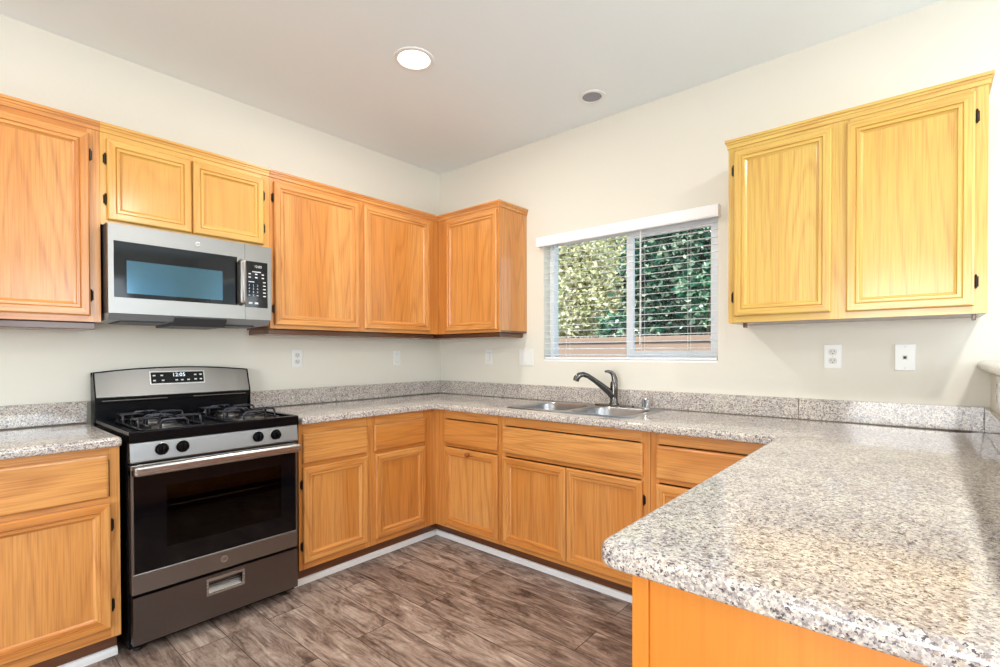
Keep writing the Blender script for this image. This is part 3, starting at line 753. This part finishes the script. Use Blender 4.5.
pu.box(dx0 - .003, dx0 + .006, y0 - .004, y0 + .002, za + .006, zb_ - .008).box(dx1 - .006, dx1 + .003, y0 - .004, y0 + .002, za + .006, zb_ - .008)
pu.prism([(y0 + .001, za + .004), (y0 + .030, za + .034), (y0 + .030, za + .030), (y0 + .003, za + .002)], dx0 + .004, dx1 - .004, 'yz')
pu.build('pull_recess', STEEL_W, ro)
# control panel, sloping back a little
cp = MB(); cp.prism([(-.625, .800), (-.672, .800), (-.675, .806), (-.664, .880), (-.660, .884), (-.625, .884)], -h + .001, h - .001, 'yz'); cpo = cp.build('control_panel', STEEL, rg)
for yw in (-2.192, -2.115, -1.798, -1.713):
    xx = yw - RYC
    kb = MB(); kb.lathe([(.025, 0), (.0255, .004), (.024, .006)], (xx, -.668, .846), 28, axis='y')
    ko = kb.build('knob', BLACK, rg)
    k2 = MB(); k2.lathe([(.0205, .006), (.0195, .022), (.016, .026), (.001, .0265)], (xx, -.668, .846), 28, axis='y')
    k2.rbox(xx - .0045, xx + .0045, -.706, -.690, .828, .864, .002); k2.build('knob_grip', BLACK, ko)
    k3 = MB(); k3.lathe([(.0268, .0005), (.0268, .003), (.0255, .0035), (.0255, .0005)], (xx, -.668, .846), 28, axis='y', cap0=False, cap1=False); k3.build('knob_ring', STEEL_W, ko)
# cooktop
ct = MB(); hh = h + .003
ct.box(-hh, hh, -.672, -.05, .886, .9155)
ct.rbox(-hh, hh, -.676, -.648, .886, .928, .004); ct.rbox(-hh, -hh + .02, -.648, -.05, .9155, .928, .003); ct.rbox(hh - .02, hh, -.648, -.05, .9155, .928, .003)
cto = ct.build('cooktop', BLACK, rg)
for sx in (-1, 1): MB().box(sx * hh - .001, sx * hh + .001, -.670, -.05, .916, .9285).build('edge_trim', STEEL, cto)
for gx, wid in ((-.172, .24), (.172, .24)):
    g_ = MB(); x0, x1, ya, yb = gx - wid / 2, gx + wid / 2, -.615, -.125; zl, zh = .922, .960
    g_.tube([(x, y, zl) for x, y in rrect(x0, x1, ya, yb, .04, 5)], .0048, 8, closed=True)
    for yy in ((ya * .75 + yb * .25), (ya * .25 + yb * .75)):
        for sgn in (-1, 1):
            xe = x0 if sgn < 0 else x1
            P = [(-.052, zl - .004), (-.052, zh - .016), (-.047, zh - .005), (-.036, zh), (.036, zh), (.047, zh - .005), (.052, zh - .016), (.052, zl - .004)]
            g_.tube([(xe, yy + a, z) for a, z in P], .0052, 8)
            g_.tube([(gx + a, yy + sgn * .1, z) for a, z in P], .0052, 8)
            for w_ in (-.03, .03):
                g_.tube([(xe, yy + w_, zh), (gx + sgn * .05, yy + w_ * .6, zh + .001), (gx + sgn * .036, yy + w_ * .5, zh - .004)], .0045, 8)
            g_.tube([(gx, yy + sgn * .1, zh), (gx, yy + sgn * .035, zh + .001), (gx, yy + sgn * .028, zh - .005)], .0045, 8)
    g_.build('burner_grate', BLACKM, rg)
    for yy in ((ya * .75 + yb * .25), (ya * .25 + yb * .75)):
        bu = MB(); bu.lathe([(.060, .9155), (.058, .919), (.040, .922), (.040, .932), (.036, .934)], (gx, yy, 0), 28); bo = bu.build('burner', STEEL, rg)
        MB().lathe([(.037, .9335), (.038, .937), (.034, .941), (.001, .942)], (gx, yy, 0), 28).build('burner_cap', BLACKM, bo)
# back guard
h += .007; RW += .014
def arch(x, top): return top + .022 * (1 - (x / h) ** 2)
bgm = MB(); N = 18; vs = []; fs = []
for i in range(N + 1):
    x = -h + .006 + (RW - .012) * i / N; zt_ = arch(x, 1.150)
    vs += [(x, -.096, 1.034), (x, -.092, 1.028), (x, -.055, 1.028), (x, -.03, zt_ - .006), (x, -.052, zt_), (x, -.058, zt_ - .002)]
for i in range(N):
    for k in range(6): a = i * 6 + k; b_ = i * 6 + (k + 1) % 6; fs.append((a, b_, b_ + 6, a + 6))
fs += [tuple(range(6)), tuple(N * 6 + k for k in range(6))[::-1]]
bgm.add(vs, fs); bgo = bgm.build('backguard', STEEL, rg)
cap = MB(); vs = []; fs = []
for i in range(N + 1):
    x = -h + RW * i / N; zt_ = arch(x, 1.150)
    vs += [(x, -.0535, zt_ - .001), (x, -.052, zt_ + .005), (x, -.012, zt_ + .003), (x, -.012, zt_ - .02), (x, -.03, zt_ - .02)]
for i in range(N):
    for k in range(5): a = i * 5 + k; b_ = i * 5 + (k + 1) % 5; fs.append((a, b_, b_ + 5, a + 5))
fs += [tuple(range(5)), tuple(N * 5 + k for k in range(5))[::-1]]
cap.add(vs, fs); cap.build('guard_cap', BLACK, bgo)
for sx in (-1, 1):
    e = MB(); x0 = sx * h; x1 = sx * (h - .006)
    e.prism([(-.098, .90), (-.098, 1.036), (-.060, 1.152), (-.012, 1.154), (-.012, .90)], min(x0, x1), max(x0, x1), 'yz'); e.build('guard_side', BLACK, rg)
vn = MB(); vn.box(-h + .006, h - .006, -.085, -.012, .905, 1.0275); vn.rbox(-h + .006, h - .006, -.098, -.082, 1.006, 1.027, .003)
vo = vn.build('rear_vent', BLACK, rg)
vt = MB(); vt.rbox(-.33, -.06, -.0995, -.0975, 1.014, 1.019, .0008); vt.rbox(.06, .33, -.0995, -.0975, 1.014, 1.019, .0008); vt.build('vent_slot', STEEL_DK, vo)
# display on the sloping face: face runs from (-.096,1.034) to (-.058, ~1.148+)
def face(x, t, off=0):   # t 0..1 up the slope
    z = 1.034 + t * .134; yv = -.096 + t * .038; nrm = Vector((0, -.134, .038)).normalized()
    return (x, yv + nrm.y * off, z + nrm.z * off)
def quadslab(mb, x0, x1, t0, t1, o0, o1, mi=0):
    v8 = [face(x0, t0, o0), face(x1, t0, o0), face(x1, t1, o0), face(x0, t1, o0), face(x0, t0, o1), face(x1, t0, o1), face(x1, t1, o1), face(x0, t1, o1)]
    mb.add(v8, [(0, 3, 2, 1), (4, 5, 6, 7), (0, 1, 5, 4), (1, 2, 6, 5), (2, 3, 7, 6), (3, 0, 4, 7)], mi)
dsx0, dsx1 = -.132, .124
dp = MB(); quadslab(dp, dsx0, dsx1, .38, .885, 0, .003); quadslab(dp, dsx0 + .006, dsx1 - .006, .42, .845, .003, .0036, 1)
dpo = dp.build('display', [STEEL_W, BLACKG], rg)
dg_ = MB(); text_mb(dg_, '12:05', .028, lambda u, v_: face(.0 + u, .73 + v_ / .14, .0042)); dg_.build('clock_digits', LCD, dpo)
for x, tt in ((-.112, .72), (-.078, .72), (-.112, .53), (-.074, .53), (-.012, .53), (.014, .53), (.044, .53), (.078, .72), (.104, .72), (.078, .54), (.104, .54)):
    mk = MB(); quadslab(mk, x - .006, x + .006, tt - .025, tt + .025, .0037, .0040); mk.build('button_mark', PRINT, dpo)

# ------------------------------------------------------------------ microwave (over the range)
mw = thing('microwave', 'stainless over-the-range microwave with a dark window and keypad', 'microwave', (0, (-2.313 - 1.605) / 2, 1.424), H90)
mh = .354; MZ = .392; FD = .40
b = MB(); b.box(-mh + .002, mh - .002, -.372, -.003, .004, MZ - .002); b.build('body', DKGREY, mw)
ux = .100 + .116        # door right edge / control split
dm = MB(); gx0, gx1, gz0, gz1 = -mh + .020, .178, .070, .318
yf, yb2 = -FD, -.374
for bx in ((-mh, gx0, 0, MZ), (gx1, ux, 0, MZ), (gx0, gx1, 0, gz0), (gx0, gx1, gz1, MZ)): dm.box(bx[0], bx[1], yf, yb2, bx[2], bx[3])
dmo = dm.build('door', STEEL, mw); dmo['label'] = 'stainless door frame'
wx0, wx1, wz0, wz1 = -mh + .066, .108, .090, .236
g2 = MB(); g2.box(gx0, wx0, yf - .001, yb2, gz0, gz1).box(wx1, gx1, yf - .001, yb2, gz0, gz1).box(wx0, wx1, yf - .001, yb2, gz0, wz0).box(wx0, wx1, yf - .001, yb2, wz1, gz1)
g2.build('glass_surround', BLACKG, dmo)
MB().box(wx0, wx1, yf - .0006, yb2, wz0, wz1).build('window', MWGLASS, dmo)
badge(dmo, -.004, yf, .354, .012)
hm = MB(); hx = .196
hm.tube([(hx - .004, yf - .004, .300), (hx - .004, yf - .026, .298), (hx - .004, yf - .036, .285), (hx - .004, yf - .036, .090), (hx - .004, yf - .026, .077), (hx - .004, yf - .004, .075)], [(.011, .006)] * 6, 14)
hm.rbox(hx - .016, hx + .014, yf - .040, yf - .026, .078, .300, .006, seg=3)
hm.build('handle', HANDLEM, dmo)
cm = MB(); px0, px1, pz0, pz1 = ux + .002, mh - .021, .064, .306
for bx in ((ux + .0015, px0 + .0005, 0, MZ), (px1, mh, 0, MZ), (px0 + .0005, px1, 0, pz0), (px0 + .0005, px1, pz1, MZ)): cm.box(bx[0], bx[1], yf, yb2, bx[2], bx[3])
cmo = cm.build('control_surround', STEEL, mw)
kp = MB(); kp.box(px0, px1, yf - .0012, yb2, pz0, pz1); kpo = kp.build('keypad', BLACKG, mw)
mk = MB(); yk = yf - .0016; cx_ = (px0 + px1) / 2
P2 = lambda cx, cz: (lambda u, v_: (cx + u, yk, cz + v_))
text_mb(mk, '12:05', .018, P2(cx_ + .008, pz1 - .026))
mk.box(cx_ - .022, cx_ + .022, yk, yk + .0003, pz1 - .056, pz1 - .051)
rows = ((.066, 3, .012), (.084, 3, .012))
for dz, nn, wd in rows:
    for k in range(nn): xx = px0 + .022 + k * .034; mk.box(xx - wd / 2, xx + wd / 2, yk, yk + .0003, pz1 - dz - .003, pz1 - dz + .003)
mk.box(px0 + .016, px0 + .046, yk, yk + .0003, pz1 - .110, pz1 - .105)
keys = ['1', '2', '3', '4', '5', '6', '7', '8', '9', '', '0', '']
for i, kx in enumerate(keys):
    r_, c_ = divmod(i, 3); cx = px0 + .020 + c_ * .021; cz = pz1 - .126 - r_ * .0175
    if kx: text_mb(mk, kx, .014, P2(cx, cz))
    else: mk.box(cx - .004, cx + .004, yk, yk + .0003, cz - .002, cz + .002)
for k in range(5): cz = pz1 - .106 - k * .0185; mk.box(px1 - .024, px1 - .010, yk, yk + .0003, cz - .0025, cz + .0025)
for xx in (px0 + .026, px0 + .056): mk.box(xx - .009, xx + .009, yk, yk + .0003, pz0 + .018, pz0 + .028)
mk.build('key_marks', PRINT, kpo)
un = MB(); un.prism([(-.395, 0), (-.362, -.028), (-.06, -.034), (-.003, -.03), (-.003, .003), (-.395, .003)], -mh + .004, mh - .004, 'yz'); uno = un.build('bottom_housing', GREYM, mw)
for xa, xb in ((-.30, -.12), (.14, .29)):
    MB().box(xa, xb, -.33, -.12, -.0375, -.0300).build('grease_filter', DKGREY, uno)
MB().prism([(-.385, -.002), (-.392, -.010), (-.36, -.046), (-.10, -.048), (-.08, -.03), (-.36, -.024)], -.10, .13, 'yz').build('vent_scoop', DKGREY, uno)
MB().box(-mh - .0, mh, -.37, -.05, MZ - .0015, MZ + .004).build('top_plate', DKGREY, mw)

# ------------------------------------------------------------------ wall plates
def plate(kind, x, z, label, cat, wall='back', w_=.072, h_=.115, group=None):
    nm = {'outlet': 'power_outlet', 'switch': 'light_switch', 'blank': 'blank_plate', 'jack': 'phone_jack'}[kind]
    loc, rz = {'back': ((x, 0, z), 0), 'left': ((0, x, z), H90), 'pony': ((XP, x, z), -H90)}[wall]
    t = thing(nm, label, cat, loc, rz, group)
    MB().rbox(-w_ / 2, w_ / 2, -.0065, -.0004, -h_ / 2, h_ / 2, .0025).build('cover_plate', WHITE, t)
    if kind == 'outlet':
        for sz in (-.021, .021):
            r_ = MB(); r_.prism([(a, b_ + sz) for a, b_ in rrect(-.017, .017, -.0145, .0145, .011, 4)], -.0085, -.006, 'xz'); ro_ = r_.build('socket', OUTLETG, t)
            sl = MB(); sl.box(-.0075, -.0055, -.0089, -.0084, sz - .002, sz + .007).box(.0055, .0075, -.0089, -.0084, sz - .001, sz + .006)
            sl.lathe([(.0024, .0084), (.0024, .0089)], (0, 0, sz - .008), 10, axis='y'); sl.build('slots', SLOT, ro_)
    if kind == 'switch':
        MB().rbox(-.017, .017, -.0085, -.006, -.034, .034, .001).build('switch_surround', OUTLETG, t)
        MB().prism([(-.0115, .030), (-.0085, .030), (-.0085, -.030), (-.0100, -.030)], -.0145, .0145, 'yz').build('rocker', WHITE, t)
    if kind == 'jack':
        MB().rbox(-.009, .009, -.0085, -.006, -.010, .010, .001).build('jack_surround', OUTLETG, t)
        MB().box(-.0055, .0055, -.0090, -.0083, -.006, .005).build('jack_opening', SLOT, t)
    for sz in ((0,) if kind == 'outlet' else (-.047, .047)):
        MB().lathe([(.003, .0064), (.003, .0072), (.0005, .0075)], (0, 0, sz), 10, axis='y').build('screw', OUTLETG, t)
plate('outlet', -1.26, 1.212, 'white power outlet on the left wall just right of the range', 'outlet', 'left')
plate('switch', -.460, 1.208, 'narrow white switch plate on the left wall near the corner', 'switch', 'left', .066, .112)
plate('switch', .546, 1.216, 'narrow white switch plate under the corner wall cabinet', 'switch', 'back', .072, .115)
plate('blank', .910, 1.212, 'wide blank white wall plate between corner cabinet and window', 'wall plate', 'back', .125, .12)
plate('outlet', 2.760, 1.224, 'white duplex outlet under the pale right wall cabinet', 'outlet', 'back', .072, .115)
plate('jack', 3.028, 1.220, 'white phone jack plate right of the duplex outlet', 'wall plate', 'back', .072, .118)
plate('outlet', -.33, 1.10, 'white outlet on the low wall under the raised bar top', 'outlet', 'pony')

# ------------------------------------------------------------------ ceiling lights
def can(x, y, r, label, lens, power, on=True):
    t = thing('recessed_light', label, 'ceiling light', (x, y, ZC))
    MB().lathe([(r + .022, -.0005), (r + .021, -.005), (r + .008, -.008), (r, -.005), (r, -.0012)], (0, 0, 0), 40, cap0=False, cap1=False).build('trim_ring', WHITE, t)
    MB().lathe([(r + .001, -.0012), (r + .001, -.0030), (.001, -.0050)], (0, 0, 0), 40).build('lens', lens, t)
    if power:
        d = bpy.data.lights.new('lamp', 'AREA'); d.shape = 'DISK'; d.size = r * 2; d.energy = power; d.color = (1, .95, .86)
        lo = bpy.data.objects.new('lamp', d); col.objects.link(lo); lo.location = (0, 0, -.012); lo.parent = t
    return t
can(1.117, -1.201, .080, 'lit round recessed ceiling light above the range side', LAMPON, 16)
can(1.614, -.285, .056, 'unlit grey round recessed ceiling light near the window wall', GREYLENS, 0)
can(3.75, -1.5, .080, 'unseen recessed ceiling light added above the raised bar to brighten the peninsula', LAMPON, 30)  # unseen lamp, added to light the peninsula from above
can(1.15, -3.3, .080, 'unseen recessed ceiling light added above the left counter as fill', LAMPON, 16)  # unseen lamp, added for even room lighting
can(4.9, -3.2, .080, 'unseen recessed ceiling light added in the family room as fill', LAMPON, 16)  # another unseen lamp added as room fill
